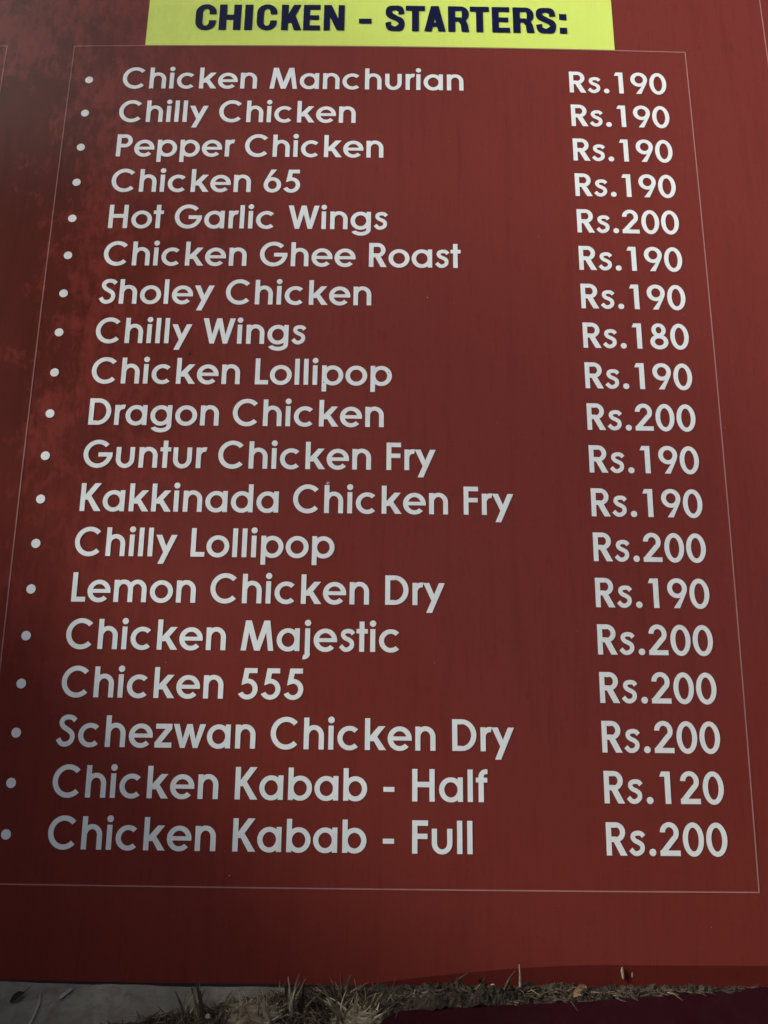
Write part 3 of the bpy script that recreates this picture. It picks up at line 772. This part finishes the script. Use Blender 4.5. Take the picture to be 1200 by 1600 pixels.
tree((-2.6, -2.6, 0), [((-1.6, -1.3, 1.75), (.6, .7, .6)), ((-1.7, -2.0, 1.4), (.8, .7, .7)), ((-1.75, -.95, 2.0), (.5, .5, .5)), ((-.86, -.62, 1.85), (.34, .42, .36)), ((-.85, .20, 1.13), (.14, .24, .22), 330)], 'leafy shade tree standing to the left of the menu board', 3200, .085, 3)

# ---- the person crouching in front of the board with the camera
t = NT('dark_cloth'); M['cloth'] = t.set(color=(.008, .008, .010), rough=.95, spec=.1)
M['skin'] = NT('skin').set(color=(.20, .11, .07), rough=.6)
def skinned(name, verts, edges, radii, mat, parent, root=0, sub=2):
    me = bpy.data.meshes.new(name); me.from_pydata(verts, edges, []); me.update()
    o = link(name, me, mat, parent); me.skin_vertices.new() if hasattr(me.skin_vertices, 'new') else None
    sk = o.modifiers.new('skin', 'SKIN')
    o.modifiers.new('sub', 'SUBSURF').levels = sub; o.modifiers['sub'].render_levels = sub
    layer = me.skin_vertices[0].data
    for i, r0 in enumerate(radii):
        layer[i].radius = (r0, r0) if isinstance(r0, (int, float)) else r0
        layer[i].use_root = (i == root)
    return o
pe = link('person', None); pe.location = (PX, -.60, 0)
tag(pe, 'person in dark clothes crouching in front of the board', 'person')
V_ = [(0, -.08, .26), (0, -.06, .38), (0, .0, .52), (0, .03, .61), (0, .05, .68),
      (.10, -.04, .24), (.15, .29, .11), (.13, .02, .07), (.12, -.16, .05),
      (-.10, -.04, .24), (-.15, .29, .11), (-.13, .02, .07), (-.12, -.16, .05),
      (.17, .02, .58), (.24, .08, .40), (.20, .14, .48), (-.17, .02, .58), (-.16, .10, .38), (.05, .14, .47)]
E_ = [(0, 1), (1, 2), (2, 3), (3, 4), (0, 5), (5, 6), (6, 7), (7, 8), (0, 9), (9, 10), (10, 11), (11, 12), (3, 13), (13, 14), (14, 15), (3, 16), (16, 17), (17, 18)]
RR = [(.15, .12), (.14, .11), (.15, .11), (.13, .08), .05, .085, .062, .04, .035, .085, .062, .04, .035, .055, .042, .03, .055, .042, .03]
skinned('body', V_, E_, RR, M['cloth'], pe)
for s, wx in ((1, .20), (-1, .05)):   # two hands closed on the edges of the phone
    hv_ = [(wx, .14, .475), (wx - s * .008, .142, .515)]; he = [(0, 1)]; hr = [.026, .032]
    for f_i in range(4):
        k = len(hv_); z_ = .498 + .017 * f_i; ln = (.9, 1, .95, .8)[f_i]
        hv_ += [(wx - s * .012, .157 - .01, z_ + .01), (wx - s * .035 * ln, .155, z_ + .012), (wx - s * .052 * ln, .160, z_ + .010)]
        he += [(1, k), (k, k + 1), (k + 1, k + 2)]; hr += [.0095, .0085, .0075]
    k = len(hv_); hv_ += [(wx - s * .012, .118, .51), (wx - s * .034, .112, .528)]; he += [(1, k), (k, k + 1)]; hr += [.011, .009]
    skinned('hand', hv_, he, hr, M['skin'], pe)
bm = bmesh.new(); box(bm, .055, .130, .425, .195, .139, .505); bmesh.ops.bevel(bm, geom=bm.edges[:], offset=.003, segments=2, affect='EDGES')
me = bpy.data.meshes.new('smartphone'); bm.to_mesh(me); bm.free(); ph = link('smartphone', me, M['black']); ph.location = (PX, -.60, 0)
tag(ph, 'black smartphone held up in front of the board', 'phone')
bm = bmesh.new(); bmesh.ops.create_icosphere(bm, subdivisions=4, radius=1)
for v in bm.verts:
    c = v.co.copy(); x, y, z = c.x * .076, c.y * .095, c.z * .118
    if c.z < 0: x *= 1 + .22 * c.z; y = y * (1 + .12 * c.z) + .012 * -c.z
    if c.y > .8 and abs(c.x) < .22 and -.35 < c.z < .12: y += .016 * (1 - abs(c.x) / .22)       # nose
    if c.y > .6 and .18 < abs(c.x) < .55 and .0 < c.z < .22: y -= .006                          # eye sockets
    if c.y > .7 and abs(c.x) < .32 and -.60 < c.z < -.46: y += .005                             # lips
    if abs(c.x) > .93 and -.1 < c.z < .22: x *= 1.13                                             # ears
    v.co = (x, y + .07, z + .79)
me = bpy.data.meshes.new('head'); bm.to_mesh(me); bm.free(); me.shade_smooth(); link('head', me, M['skin'], pe)
bm = bmesh.new(); bmesh.ops.create_icosphere(bm, subdivisions=4, radius=1)
for v in list(bm.verts):
    c = v.co
    if c.z < -.05 - .5 * (c.y < 0) * 1 + (.45 if c.y > .35 else 0): bm.verts.remove(v)
for v in bm.verts: c = v.co; v.co = (c.x * .083, c.y * .102 + .065, c.z * .126 + .79)
me = bpy.data.meshes.new('hair'); bm.to_mesh(me); bm.free(); me.shade_smooth()
link('hair', me, M['cloth'], pe)
